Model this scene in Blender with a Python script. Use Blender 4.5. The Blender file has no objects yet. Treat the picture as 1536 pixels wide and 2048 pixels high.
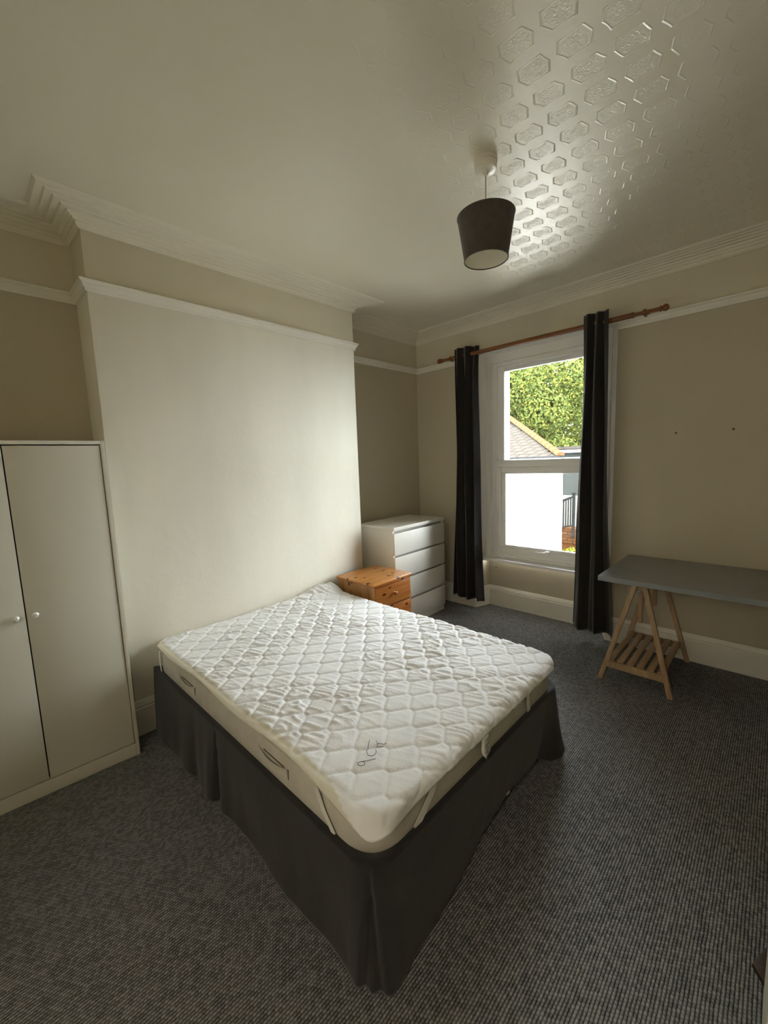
import bpy, bmesh, math, random
import numpy as np
from mathutils import Vector, Matrix, noise
random.seed(7); rng = np.random.RandomState(7)
SC = bpy.context.scene
COL = SC.collection

# ------------------------------------------------------------------ camera
CAM = (-3.7561, -2.7355, 1.6024); YAW, PITCH, ROLL, FPX = 44.2163, -7.0237, -2.0901, 822.09
def make_camera():
    y, p, r = [math.radians(a) for a in (YAW, PITCH, ROLL)]
    F = Vector((math.cos(y)*math.cos(p), math.sin(y)*math.cos(p), math.sin(p)))
    R = F.cross(Vector((0, 0, 1))).normalized(); U = R.cross(F)
    c, s = math.cos(r), math.sin(r)
    R2 = c*R + s*U; U2 = -s*R + c*U
    M = Matrix((R2, U2, -F)).transposed().to_4x4(); M.translation = Vector(CAM)
    cd = bpy.data.cameras.new('camera'); cd.sensor_fit = 'VERTICAL'; cd.sensor_height = 24.0
    cd.lens = FPX/2048*24.0; cd.clip_start = .02; cd.clip_end = 300
    co = bpy.data.objects.new('camera', cd); COL.objects.link(co); co.matrix_world = M
    SC.camera = co
make_camera()

# ------------------------------------------------------------------ world, sun, exposure
W = bpy.data.worlds.new('daylight'); SC.world = W; W.use_nodes = True
wn = W.node_tree.nodes; wl = W.node_tree.links
bg = wn['Background']; bg.inputs['Strength'].default_value = 18.0
tc = wn.new('ShaderNodeTexCoord'); sp = wn.new('ShaderNodeSeparateXYZ'); rp = wn.new('ShaderNodeValToRGB')
wl.new(tc.outputs['Generated'], sp.inputs[0]); wl.new(sp.outputs['Z'], rp.inputs[0]); wl.new(rp.outputs[0], bg.inputs[0])
rp.color_ramp.elements[0].color = (.86, .90, .95, 1); rp.color_ramp.elements[1].color = (.97, .98, 1.0, 1)
sd = bpy.data.lights.new('sun', 'SUN'); sd.energy = 7.0; sd.angle = math.radians(2.0); sd.color = (1, .95, .86)
so = bpy.data.objects.new('sun', sd); COL.objects.link(so)
so.rotation_euler = Vector((.62, .34, -.85)).to_track_quat('-Z', 'Y').to_euler()      # comes from behind the house
pd = bpy.data.lights.new('window_portal', 'AREA'); pd.shape = 'RECTANGLE'; pd.size = 1.2; pd.size_y = 2.0
pd.cycles.is_portal = True
po = bpy.data.objects.new('window_portal', pd); COL.objects.link(po)
po.location = (.33, -1.095, 1.55); po.rotation_euler = Vector((-1, 0, 0)).to_track_quat('-Z', 'Z').to_euler()
hl_ = bpy.data.lights.new('hall_fill_lamp', 'POINT'); hl_.energy = 20; hl_.color = (1, .91, .80); hl_.shadow_soft_size = .3     # unseen lamp added as soft fill, in the hall behind the camera
ho_ = bpy.data.objects.new('hall_fill_lamp', hl_); COL.objects.link(ho_); ho_.location = (-5.35, -2.6, 2.25)
SC.view_settings.view_transform = 'Standard'; SC.view_settings.look = 'None'
SC.view_settings.gamma = 1; SC.view_settings.use_curve_mapping = False
SC.view_settings.exposure = 1.02
SC.cycles.use_denoising = True
SC.cycles.max_bounces = 14; SC.cycles.diffuse_bounces = 10; SC.cycles.transparent_max_bounces = 16
SC.cycles.sample_clamp_indirect = 12
SC.cycles.caustics_reflective = False; SC.cycles.caustics_refractive = False

# ------------------------------------------------------------------ materials
def mat(name, col, rough=.6, spec=.5, metal=0, bump=None, bscale=60, vary=0, vscale=4, coord='Object', sheen=0):
    m = bpy.data.materials.new(name); m.use_nodes = True
    nt = m.node_tree; b = nt.nodes['Principled BSDF']
    b.inputs['Base Color'].default_value = (*col, 1); b.inputs['Roughness'].default_value = rough
    b.inputs['Specular IOR Level'].default_value = spec; b.inputs['Metallic'].default_value = metal
    if sheen: b.inputs['Sheen Weight'].default_value = sheen
    t = nt.nodes.new('ShaderNodeTexCoord')
    if vary:
        n = nt.nodes.new('ShaderNodeTexNoise'); n.inputs['Scale'].default_value = vscale; n.inputs['Detail'].default_value = 5
        r = nt.nodes.new('ShaderNodeValToRGB'); nt.links.new(t.outputs[coord], n.inputs['Vector']); nt.links.new(n.outputs[0], r.inputs[0])
        r.color_ramp.elements[0].position = .3; r.color_ramp.elements[1].position = .7
        r.color_ramp.elements[0].color = (*[c*(1-vary) for c in col], 1); r.color_ramp.elements[1].color = (*[min(1, c*(1+vary)) for c in col], 1)
        nt.links.new(r.outputs[0], b.inputs['Base Color'])
    if bump:
        n = nt.nodes.new('ShaderNodeTexNoise'); n.inputs['Scale'].default_value = bscale; n.inputs['Detail'].default_value = 4
        nt.links.new(t.outputs[coord], n.inputs['Vector'])
        bp = nt.nodes.new('ShaderNodeBump'); bp.inputs['Strength'].default_value = bump; bp.inputs['Distance'].default_value = .004
        nt.links.new(n.outputs[0], bp.inputs['Height']); nt.links.new(bp.outputs[0], b.inputs['Normal'])
    return m

class NB:
    """tiny node-math builder"""
    def __init__(s, m): s.nt = m.node_tree
    def new(s, t, **k):
        n = s.nt.nodes.new(t)
        for a, b in k.items(): setattr(n, a, b)
        return n
    def link(s, a, b): s.nt.links.new(a, b)
    def m(s, op, a, b=None, c=None):
        n = s.nt.nodes.new('ShaderNodeMath'); n.operation = op
        for i, v in enumerate((a, b, c)):
            if v is None: continue
            if isinstance(v, (int, float)): n.inputs[i].default_value = v
            else: s.nt.links.new(v, n.inputs[i])
        return n.outputs[0]

def carpet_mat():
    m = mat('ribbed_carpet', (.1, .1, .1), .95, .1); k = NB(m); b = m.node_tree.nodes['Principled BSDF']
    t = k.new('ShaderNodeTexCoord'); s = k.new('ShaderNodeSeparateXYZ'); k.link(t.outputs['Object'], s.inputs[0])
    n0 = k.new('ShaderNodeTexNoise'); n0.inputs['Scale'].default_value = 14; k.link(t.outputs['Object'], n0.inputs['Vector'])
    wob = k.m('MULTIPLY', k.m('SUBTRACT', n0.outputs[0], .5), .004)
    yy = k.m('DIVIDE', k.m('ADD', s.outputs['Y'], wob), .0098)
    row = k.m('FLOOR', yy)
    xx = k.m('ADD', k.m('DIVIDE', s.outputs['X'], .0125), k.m('MULTIPLY', row, .5))
    ry = k.m('ABSOLUTE', k.m('SINE', k.m('MULTIPLY', yy, math.pi)))
    rx = k.m('ABSOLUTE', k.m('SINE', k.m('MULTIPLY', xx, math.pi)))
    h = k.m('MULTIPLY', k.m('POWER', ry, .8), k.m('ADD', k.m('MULTIPLY', rx, .38), .62))
    cv = k.new('ShaderNodeCombineXYZ'); k.link(k.m('FLOOR', xx), cv.inputs[0]); k.link(row, cv.inputs[1])
    wnz = k.new('ShaderNodeTexWhiteNoise', noise_dimensions='2D'); k.link(cv.outputs[0], wnz.inputs['Vector'])
    n1 = k.new('ShaderNodeTexNoise'); n1.inputs['Scale'].default_value = 260; n1.inputs['Detail'].default_value = 3; k.link(t.outputs['Object'], n1.inputs['Vector'])
    v = k.m('ADD', k.m('MULTIPLY', h, .55), k.m('ADD', k.m('MULTIPLY', wnz.outputs['Value'], .25), k.m('MULTIPLY', n1.outputs[0], .35)))
    r = k.new('ShaderNodeValToRGB'); k.link(v, r.inputs[0])
    r.color_ramp.elements[0].position = .30; r.color_ramp.elements[0].color = (.024, .030, .0305, 1)
    r.color_ramp.elements[1].position = .95; r.color_ramp.elements[1].color = (.36, .355, .345, 1)
    k.link(r.outputs[0], b.inputs['Base Color'])
    bp = k.new('ShaderNodeBump'); bp.inputs['Strength'].default_value = .8; bp.inputs['Distance'].default_value = .004
    k.link(h, bp.inputs['Height']); k.link(bp.outputs[0], b.inputs['Normal'])
    return m

def ceiling_mat():
    m = mat('embossed_ceiling_paper', (.80, .765, .66), .30, .28); k = NB(m); b = m.node_tree.nodes['Principled BSDF']
    t = k.new('ShaderNodeTexCoord'); s = k.new('ShaderNodeSeparateXYZ'); k.link(t.outputs['Object'], s.inputs[0])
    n0 = k.new('ShaderNodeTexNoise'); n0.inputs['Scale'].default_value = 9; k.link(t.outputs['Object'], n0.inputs['Vector'])
    wob = k.m('MULTIPLY', k.m('SUBTRACT', n0.outputs[0], .5), .02)
    u = k.m('SUBTRACT', k.m('FRACT', k.m('DIVIDE', k.m('ADD', k.m('ADD', s.outputs['X'], 1.775+.0665+13.3), wob), .133)), .5)
    v = k.m('SUBTRACT', k.m('FRACT', k.m('DIVIDE', k.m('ADD', k.m('SUBTRACT', s.outputs['Y'], -1.875-.07-14), wob), .14)), .5)
    au, av = k.m('ABSOLUTE', u), k.m('ABSOLUTE', v)
    # elongated hexagon, pointed along y
    d = k.m('MAXIMUM', k.m('MULTIPLY', au, 1.15), k.m('ADD', k.m('MULTIPLY', av, .92), k.m('MULTIPLY', au, .34)))
    def ring(c, w):
        return k.m('MAXIMUM', k.m('SUBTRACT', 1.0, k.m('DIVIDE', k.m('ABSOLUTE', k.m('SUBTRACT', d, c)), w)), 0.0)
    r1 = k.m('MULTIPLY', ring(.365, .03), k.m('SUBTRACT', .85, k.m('MULTIPLY', k.m('LESS_THAN', av, .19), .70)))
    n1 = k.new('ShaderNodeTexNoise'); n1.inputs['Scale'].default_value = 62; n1.inputs['Detail'].default_value = 2; n1.inputs['Distortion'].default_value = 2.2
    k.link(t.outputs['Object'], n1.inputs['Vector'])
    inside = k.m('MULTIPLY', k.m('LESS_THAN', d, .29), k.m('MULTIPLY', k.m('SUBTRACT', n1.outputs[0], .25), 1.5))
    n2 = k.new('ShaderNodeTexNoise'); n2.inputs['Scale'].default_value = 130; n2.inputs['Detail'].default_value = 2; k.link(t.outputs['Object'], n2.inputs['Vector'])
    h = k.m('ADD', k.m('ADD', r1, inside), k.m('MULTIPLY', n2.outputs[0], .12))
    # relief fades towards the chimney wall and the back wall, with noise
    n3 = k.new('ShaderNodeTexNoise'); n3.inputs['Scale'].default_value = 1.1; k.link(t.outputs['Object'], n3.inputs['Vector'])
    n3b = k.m('SUBTRACT', k.m('MULTIPLY', k.m('ADD', s.outputs['Y'], 1.2), -1.6), k.m('MULTIPLY', k.m('ADD', s.outputs['X'], 2.0), -.9))
    relief_amt = k.m('MINIMUM', k.m('MAXIMUM', k.m('ADD', n3b, k.m('SUBTRACT', n3.outputs[0], .35)), .10), 1.0)
    h = k.m('MULTIPLY', h, relief_amt)
    bp = k.new('ShaderNodeBump'); bp.inputs['Strength'].default_value = .6; bp.inputs['Distance'].default_value = .0026
    k.link(h, bp.inputs['Height']); k.link(bp.outputs[0], b.inputs['Normal'])
    # faint damp blotches of the old paint
    n4 = k.new('ShaderNodeTexNoise'); n4.inputs['Scale'].default_value = .9; n4.inputs['Detail'].default_value = 4; k.link(t.outputs['Object'], n4.inputs['Vector'])
    r = k.new('ShaderNodeValToRGB'); k.link(n4.outputs[0], r.inputs[0])
    r.color_ramp.elements[0].position = .3; r.color_ramp.elements[0].color = (.77, .725, .59, 1)
    r.color_ramp.elements[1].position = .6; r.color_ramp.elements[1].color = (.82, .78, .66, 1)
    k.link(r.outputs[0], b.inputs['Base Color'])
    return m

def pine_mat(name, c1, c2, grain_axis, rough=.32, scale=1.0, knots=True):
    m = mat(name, c1, rough, .5); k = NB(m); b = m.node_tree.nodes['Principled BSDF']
    t = k.new('ShaderNodeTexCoord'); mp = k.new('ShaderNodeMapping'); k.link(t.outputs['Object'], mp.inputs[0])
    sc = [16*scale]*3; sc[grain_axis] = 1.3*scale; mp.inputs['Scale'].default_value = sc
    n = k.new('ShaderNodeTexNoise'); n.inputs['Scale'].default_value = 2.2; n.inputs['Detail'].default_value = 6; n.inputs['Distortion'].default_value = .5
    k.link(mp.outputs[0], n.inputs['Vector'])
    r = k.new('ShaderNodeValToRGB'); k.link(n.outputs[0], r.inputs[0])
    r.color_ramp.elements[0].position = .35; r.color_ramp.elements[0].color = (*c2, 1)
    r.color_ramp.elements[1].position = .62; r.color_ramp.elements[1].color = (*c1, 1)
    out = r.outputs[0]
    if knots:
        mp2 = k.new('ShaderNodeMapping'); k.link(t.outputs['Object'], mp2.inputs[0]); sc = [17.]*3; sc[grain_axis] = 9.; mp2.inputs['Scale'].default_value = sc
        vo = k.new('ShaderNodeTexVoronoi'); vo.inputs['Scale'].default_value = 1.0; k.link(mp2.outputs[0], vo.inputs['Vector'])
        f = k.m('LESS_THAN', vo.outputs['Distance'], .19)
        mx = k.new('ShaderNodeMix', data_type='RGBA'); k.link(f, mx.inputs[0]); k.link(out, mx.inputs[6]); mx.inputs[7].default_value = (c2[0]*.25, c2[1]*.2, c2[2]*.2, 1)
        out = mx.outputs[2]
    k.link(out, b.inputs['Base Color'])
    return m

def wall_mat(name, col, stain=.05):
    m = mat(name, col, .75, .3); k = NB(m); b = m.node_tree.nodes['Principled BSDF']
    t = k.new('ShaderNodeTexCoord'); mp = k.new('ShaderNodeMapping'); mp.inputs['Scale'].default_value = (1.6, 1.6, .45); k.link(t.outputs['Object'], mp.inputs[0])
    n = k.new('ShaderNodeTexNoise'); n.inputs['Scale'].default_value = 1.6; n.inputs['Detail'].default_value = 5; k.link(mp.outputs[0], n.inputs['Vector'])
    r = k.new('ShaderNodeValToRGB'); k.link(n.outputs[0], r.inputs[0])
    r.color_ramp.elements[0].position = .3; r.color_ramp.elements[0].color = (*[c*(1-stain) for c in col], 1)
    r.color_ramp.elements[1].position = .65; r.color_ramp.elements[1].color = (*[c*(1+stain*.4) for c in col], 1)
    k.link(r.outputs[0], b.inputs['Base Color'])
    n2 = k.new('ShaderNodeTexNoise'); n2.inputs['Scale'].default_value = 5; n2.inputs['Detail'].default_value = 9; n2.inputs['Roughness'].default_value = .62; k.link(t.outputs['Object'], n2.inputs['Vector'])
    bp = k.new('ShaderNodeBump'); bp.inputs['Strength'].default_value = .35; bp.inputs['Distance'].default_value = .012
    k.link(n2.outputs[0], bp.inputs['Height']); k.link(bp.outputs[0], b.inputs['Normal'])
    return m

def brick_mat(name, c1, c2, mortar, scale, rot=(0, 0, 0)):
    m = mat(name, c1, .9, .0); k = NB(m); b = m.node_tree.nodes['Principled BSDF']
    t = k.new('ShaderNodeTexCoord'); mp = k.new('ShaderNodeMapping'); mp.inputs['Rotation'].default_value = rot; k.link(t.outputs['Object'], mp.inputs[0])
    br = k.new('ShaderNodeTexBrick'); k.link(mp.outputs[0], br.inputs[0]); br.inputs['Scale'].default_value = scale
    br.inputs['Color1'].default_value = (*c1, 1); br.inputs['Color2'].default_value = (*c2, 1); br.inputs['Mortar'].default_value = (*mortar, 1)
    br.inputs['Mortar Size'].default_value = .03
    k.link(br.outputs[0], b.inputs['Base Color'])
    return m

def fabric_mat(name, col, rough=.9, wscale=900, bump=.25, sheen=.2):
    return mat(name, col, rough, .15, bump=bump, bscale=wscale, vary=.12, vscale=30, sheen=sheen)

GREIGE = (.545, .490, .370)
M = dict(
    wall=wall_mat('greige_wall_paint', GREIGE, .05),
    chimney=wall_mat('off_white_wall_paint', (.815, .78, .675), .06),
    frieze=wall_mat('cream_wall_paint', (.68, .63, .505), .04),
    ceiling=ceiling_mat(),
    cornice=mat('cornice_paint', (.80, .76, .64), .6, .3, bump=.3, bscale=20),
    trim=mat('cream_gloss_paint', (.80, .775, .69), .38, .5, bump=.15, bscale=25, vary=.03),
    upvc=mat('white_window_plastic', (.91, .91, .90), .3, .5),
    reveal=mat('white_reveal_paint', (.90, .89, .86), .5, .4, bump=.2, bscale=18),
    carpet=carpet_mat(),
    wardrobe=mat('cream_white_foil', (.69, .665, .565), .5, .35),
    wardrobe_in=mat('wardrobe_gap', (.03, .03, .03), .8),
    chest=mat('white_foil', (.80, .775, .70), .4, .45),
    chest_gap=mat('drawer_gap_shadow_board', (.45, .44, .40), .6),
    knob=mat('white_knob', (.82, .80, .74), .2, .6),
    pad=mat('white_quilted_cotton', (.86, .87, .88), .8, .2, bump=.35, bscale=160, sheen=.1),
    padedge=mat('cream_knitted_border', (.77, .745, .64), .85, .2, bump=.3, bscale=400),
    mattress=mat('cream_mattress_ticking', (.56, .53, .46), .85, .2, bump=.5, bscale=35, vary=.08, vscale=12),
    strap=mat('white_elastic', (.80, .79, .74), .7, .3, bump=.4, bscale=500),
    skirt=fabric_mat('charcoal_bed_skirt', (.031, .0295, .029)),
    curtain=fabric_mat('dark_curtain_cloth', (.024, .0205, .019)),
    divan=fabric_mat('divan_cloth', (.05, .048, .046)),
    ink=mat('grey_ink', (.10, .10, .11), .8),
    labelcloth=mat('care_label_cloth', (.75, .74, .68), .8, .2),
    shade=fabric_mat('taupe_shade_cloth', (.088, .074, .062), .85, 500),
    shadein=mat('white_shade_lining', (.80, .78, .70), .5, .4),
    plastic=mat('white_plastic', (.80, .77, .69), .3, .5),
    flex=mat('flex_cable', (.62, .58, .46), .4),
    chrome=mat('chrome', (.75, .74, .72), .18, .5, metal=1),
    rod=pine_mat('varnished_curtain_pole', (.27, .105, .030), (.17, .062, .018), 1, .25, knots=False),
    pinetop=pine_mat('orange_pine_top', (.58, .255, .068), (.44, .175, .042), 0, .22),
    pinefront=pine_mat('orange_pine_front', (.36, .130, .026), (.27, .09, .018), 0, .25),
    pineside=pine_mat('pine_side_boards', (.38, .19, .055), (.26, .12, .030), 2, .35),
    beech=pine_mat('trestle_wood', (.47, .325, .185), (.36, .235, .125), 2, .5, knots=False),
    beechx=pine_mat('trestle_slat_wood', (.42, .275, .15), (.32, .20, .10), 0, .5, knots=False),
    tabletop=mat('grey_table_laminate', (.235, .24, .235), .33, .5, vary=.05, vscale=8),
    tableedge=mat('grey_edge_band', (.25, .265, .27), .4, .5),
    bluetack=mat('wall_mark', (.12, .09, .05), .8),
    door=mat('cream_door_paint', (.80, .76, .60), .4, .4),
    darkwood=mat('dark_brown_wood', (.045, .022, .010), .5, .4, bump=.4, bscale=60),
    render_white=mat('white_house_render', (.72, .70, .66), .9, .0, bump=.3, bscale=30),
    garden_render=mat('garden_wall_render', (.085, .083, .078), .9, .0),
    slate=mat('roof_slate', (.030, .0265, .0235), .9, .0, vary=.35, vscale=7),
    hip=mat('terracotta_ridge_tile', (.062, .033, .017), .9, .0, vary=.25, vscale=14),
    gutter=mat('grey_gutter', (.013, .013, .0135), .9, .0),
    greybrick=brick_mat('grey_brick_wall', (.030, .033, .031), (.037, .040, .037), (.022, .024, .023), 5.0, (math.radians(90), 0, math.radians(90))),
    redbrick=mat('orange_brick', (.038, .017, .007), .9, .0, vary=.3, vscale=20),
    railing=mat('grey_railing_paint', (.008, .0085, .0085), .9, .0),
    paving=mat('pale_paving', (.25, .24, .22), .9, .0, vary=.1, vscale=3),
    leaf=mat('tree_leaf', (.037, .049, .013), .8, .03),
    leaf2=mat('tree_leaf_yellow', (.064, .068, .014), .8, .03),
    leaf3=mat('shrub_leaf', (.062, .068, .006), .8, .03),
    bark=mat('bark', (.035, .022, .014), .9, .1),
)
def glass_mat():
    m = bpy.data.materials.new('window_glass'); m.use_nodes = True; nt = m.node_tree; nt.nodes.clear()
    o = nt.nodes.new('ShaderNodeOutputMaterial'); mx = nt.nodes.new('ShaderNodeMixShader')
    tr = nt.nodes.new('ShaderNodeBsdfTransparent'); gl = nt.nodes.new('ShaderNodeBsdfGlossy'); gl.inputs['Roughness'].default_value = .02
    fr = nt.nodes.new('ShaderNodeFresnel'); fr.inputs[0].default_value = 1.45
    tr.inputs[0].default_value = (.96, .98, .97, 1)
    nt.links.new(fr.outputs[0], mx.inputs[0]); nt.links.new(tr.outputs[0], mx.inputs[1]); nt.links.new(gl.outputs[0], mx.inputs[2]); nt.links.new(mx.outputs[0], o.inputs[0])
    return m
M['glass'] = glass_mat()

# ------------------------------------------------------------------ object helpers
def tag(o, label=None, cat=None, group=None, kind=None):
    if label: o['label'] = label
    if cat: o['category'] = cat
    if group: o['group'] = group
    if kind: o['kind'] = kind
    return o
def empty(name, loc, rz=0):
    o = bpy.data.objects.new(name, None); COL.objects.link(o); o.location = loc; o.rotation_euler = (0, 0, rz)
    o.empty_display_size = .05
    return o
class MB:
    def __init__(s): s.v = []; s.f = []
    def box(s, a, b, rot=None, piv=None):
        x0, y0, z0 = a; x1, y1, z1 = b; n = len(s.v)
        P = [(x, y, z) for z in (z0, z1) for x, y in ((x0, y0), (x1, y0), (x1, y1), (x0, y1))]
        if rot is not None:
            c = Vector(piv) if piv else Vector(((x0+x1)/2, (y0+y1)/2, (z0+z1)/2)); P = [tuple(rot @ (Vector(p)-c) + c) for p in P]
        s.v += P; s.f += [tuple(n+i for i in q) for q in ((3, 2, 1, 0), (4, 5, 6, 7), (0, 1, 5, 4), (1, 2, 6, 5), (2, 3, 7, 6), (3, 0, 4, 7))]
        return s
    def bar(s, p, q, w, h, up=(0, 0, 1), end_up=None):
        """rectangular bar between two points; w across, h along up"""
        p, q = Vector(p), Vector(q); d = (q-p).normalized(); u = Vector(up); a = d.cross(u).normalized(); u = a.cross(d).normalized(); n = len(s.v)
        for c in (p, q):
            for i, j in ((-1, -1), (1, -1), (1, 1), (-1, 1)): s.v.append(tuple(c + a*i*w/2 + u*j*h/2))
        s.f += [tuple(n+i for i in k) for k in ((0, 1, 2, 3), (7, 6, 5, 4), (1, 0, 4, 5), (2, 1, 5, 6), (3, 2, 6, 7), (0, 3, 7, 4))]
        return s
    def prism(s, poly, z0, z1):
        """poly: (x,y) list counter-clockwise"""
        n = len(s.v); k = len(poly)
        s.v += [(x, y, z0) for x, y in poly] + [(x, y, z1) for x, y in poly]
        s.f.append(tuple(n+i for i in reversed(range(k)))); s.f.append(tuple(n+k+i for i in range(k)))
        for i in range(k): j = (i+1) % k; s.f.append((n+i, n+j, n+k+j, n+k+i))
        return s
    def lathe(s, prof, c=(0, 0, 0), seg=32, axis='z', cap=True):
        n = len(s.v); k = len(prof)
        for i in range(seg):
            a = 2*math.pi*i/seg; ca, sa = math.cos(a), math.sin(a)
            for r, h in prof:
                p = {'z': (r*ca, r*sa, h), 'y': (r*ca, h, r*sa), 'x': (h, r*ca, r*sa)}[axis]
                s.v.append((c[0]+p[0], c[1]+p[1], c[2]+p[2]))
        for i in range(seg):
            j = (i+1) % seg
            for t in range(k-1): s.f.append((n+i*k+t, n+j*k+t, n+j*k+t+1, n+i*k+t+1))
        if cap:
            if prof[0][0] > 1e-6: s.f.append(tuple(n+i*k for i in range(seg)))
            if prof[-1][0] > 1e-6: s.f.append(tuple(n+i*k+k-1 for i in range(seg)))
        return s
    def tube(s, pts, r, seg=8):
        pts = [Vector(p) for p in pts]; n = len(s.v); K = len(pts)
        up = Vector((.13, .21, .97)).normalized()
        for i, p in enumerate(pts):
            d = (pts[min(i+1, K-1)]-pts[max(i-1, 0)]).normalized(); a = d.cross(up)
            if a.length < .05: a = d.cross(Vector((1, 0, 0)))
            a.normalize(); b = a.cross(d)
            for j in range(seg): t = 2*math.pi*j/seg; s.v.append(tuple(p + r*(math.cos(t)*a + math.sin(t)*b)))
        for i in range(K-1):
            for j in range(seg): l = (j+1) % seg; s.f.append((n+i*seg+j, n+i*seg+l, n+(i+1)*seg+l, n+(i+1)*seg+j))
        s.f.append(tuple(n+j for j in reversed(range(seg)))); s.f.append(tuple(n+(K-1)*seg+j for j in range(seg)))
        return s
    def build(s, name, m, parent=None, bevel=0, smooth=False, seg=2, org=None):
        me = bpy.data.meshes.new(name)
        vs = s.v
        o = bpy.data.objects.new(name, me)
        if org: vs = [(x-org[0], y-org[1], z-org[2]) for x, y, z in vs]; o.location = org
        me.from_pydata(vs, [], s.f); me.materials.append(m)
        bm = bmesh.new(); bm.from_mesh(me); bmesh.ops.recalc_face_normals(bm, faces=bm.faces)
        if bevel: bmesh.ops.bevel(bm, geom=[e for e in bm.edges if e.calc_face_angle(0) > .5], offset=bevel, segments=seg, affect='EDGES', profile=.6)
        bm.to_mesh(me); bm.free()
        if smooth or bevel:
            me.polygons.foreach_set('use_smooth', [True]*len(me.polygons))
            if smooth != 'all': me.set_sharp_from_angle(angle=math.radians(35))
        COL.objects.link(o)
        if parent: o.parent = parent
        return o
def grid_obj(name, V, m, parent=None, closed=False, thick=0, midx=None, mats=None):
    """V: (nu, nv, 3) array"""
    nu, nv = V.shape[:2]; me = bpy.data.meshes.new(name)
    i = np.arange(nu-1)[:, None]*nv + np.arange(nv-1)[None, :]
    F = np.stack([i, i+nv, i+nv+1, i+1], -1).reshape(-1, 4)
    me.from_pydata(V.reshape(-1, 3).tolist(), [], F.tolist()); me.materials.append(m)
    for x in (mats or []): me.materials.append(x)
    if midx is not None: me.polygons.foreach_set('material_index', midx.reshape(-1).astype(np.int32))
    me.polygons.foreach_set('use_smooth', [True]*len(me.polygons))
    o = bpy.data.objects.new(name, me); COL.objects.link(o)
    if parent: o.parent = parent
    if thick:
        md = o.modifiers.new('thickness', 'SOLIDIFY'); md.thickness = thick; md.offset = 0
    return o
def struct(o): o['kind'] = 'structure'; return o
def sweep(name, path, prof, m, parent=None, closed=False):
    """sweep profile (offset from wall towards room = right of travel, z) along an XY polyline with mitres"""
    P = [Vector((x, y, 0)) for x, y in path]; K = len(P); s = MB(); L = []
    for i in range(K):
        d0 = (P[i]-P[i-1]).normalized() if i > 0 else None; d1 = (P[i+1]-P[i]).normalized() if i < K-1 else None
        if d0 is None: d0 = d1
        if d1 is None: d1 = d0
        n0 = Vector((d0.y, -d0.x, 0)); n1 = Vector((d1.y, -d1.x, 0)); b = (n0+n1)/(1+n0.dot(n1))
        L.append(b)
    k = len(prof)
    for i in range(K):
        for o_, z in prof: s.v.append(tuple(P[i] + L[i]*o_ + Vector((0, 0, z))))
    for i in range(K-1):
        for j in range(k): l = (j+1) % k; s.f.append((i*k+j, (i+1)*k+j, (i+1)*k+l, i*k+l))
    s.f.append(tuple(range(k))); s.f.append(tuple((K-1)*k+j for j in reversed(range(k))))
    return s.build(name, m, parent, smooth=True)

# ------------------------------------------------------------------ room geometry (metres, origin at window wall / chimney face)
XA, XB = -3.161, -1.249           # chimney breast
DL, DR = .27, .3232               # alcove depths
ZR, ZC, ZCB = 2.594, 2.9545, 2.874
WY1, WY2, WZ1, WZ2 = -.457, -1.7324, .555, 2.626
XW, YR = -4.62, -3.62             # unseen walls
RD = .19                          # recess depth under the window

struct(MB().box((-6.2, -4.1, -.12), (RD+.02, .6, 0)).build('floor', M['carpet']))
struct(MB().box((-6.2, -4.1, ZC), (.3, .6, ZC+.15)).build('ceiling', M['ceiling']))
wl_ = MB().prism([(XW-.15, DL), (XA, DL), (XB, DR), (.3, DR), (.3, .6), (XW-.15, .6)], 0, ZC)
wall_left = struct(wl_.build('wall_left', M['wall']))
MB().box((XA, 0, 0), (XB, .34, ZR)).build('chimney_breast', M['chimney'], wall_left, bevel=.006)
cb = MB().box((XA, 0, ZR), (XB, .34, ZC)).build('chimney_frieze', M['frieze'], wall_left, bevel=.004)
# frieze above the picture rail in the alcoves is the paler paint too
MB().box((XW, DL-.003, ZR), (XA, DL+.01, ZC)).build('frieze', M['frieze'], wall_left)
MB().box((XB, DR-.003, ZR), (0, DR+.01, ZC)).build('frieze', M['frieze'], wall_left)
# window wall with splayed opening
ww = MB()
ww.prism([(0, WY1), (.14, WY1-.045), (.3, WY1-.045), (.3, DR), (0, DR)], WZ1, WZ2)
ww.prism([(0, WY2), (0, YR-.15), (.3, YR-.15), (.3, WY2+.07), (.14, WY2+.07)], WZ1, WZ2)
ww.prism([(0, YR-.15), (.3, YR-.15), (.3, DR), (0, DR)], WZ2, ZC)
ww.prism([(0, WY1+.04), (RD, WY1-.02), (.3, WY1-.02), (.3, DR), (0, DR)], 0, WZ1)
ww.prism([(0, WY2+.01), (0, YR-.15), (.3, YR-.15), (.3, WY2+.09), (RD, WY2+.09)], 0, WZ1)
ww.box((RD, WY2, 0), (.3, WY1, WZ1-.02))
wall_window = struct(ww.build('wall_window', M['wall']))
MB().prism([(-.003, YR), (.01, YR), (.01, DR), (-.003, DR)], WZ2+.001, ZC).build('frieze', M['frieze'], wall_window)
HD0, HD1 = -3.25, -1.75          # unseen doorway to the hall behind the camera, added to let the fill in
struct(MB().box((XW-.15, YR-.15, 0), (XW, HD0, ZC)).box((XW-.15, HD1, 0), (XW, .6, ZC)).box((XW-.15, HD0, 2.35), (XW, HD1, ZC)).build('wall_back', M['wall']))
struct(MB().box((-6.2, -4.0, 0), (-6.1, -.9, ZC)).box((-6.2, -4.1, 0), (XW-.15, -4.0, ZC)).box((-6.2, -.9, 0), (XW-.15, -.8, ZC)).build('wall_hall', M['wall']))
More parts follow.
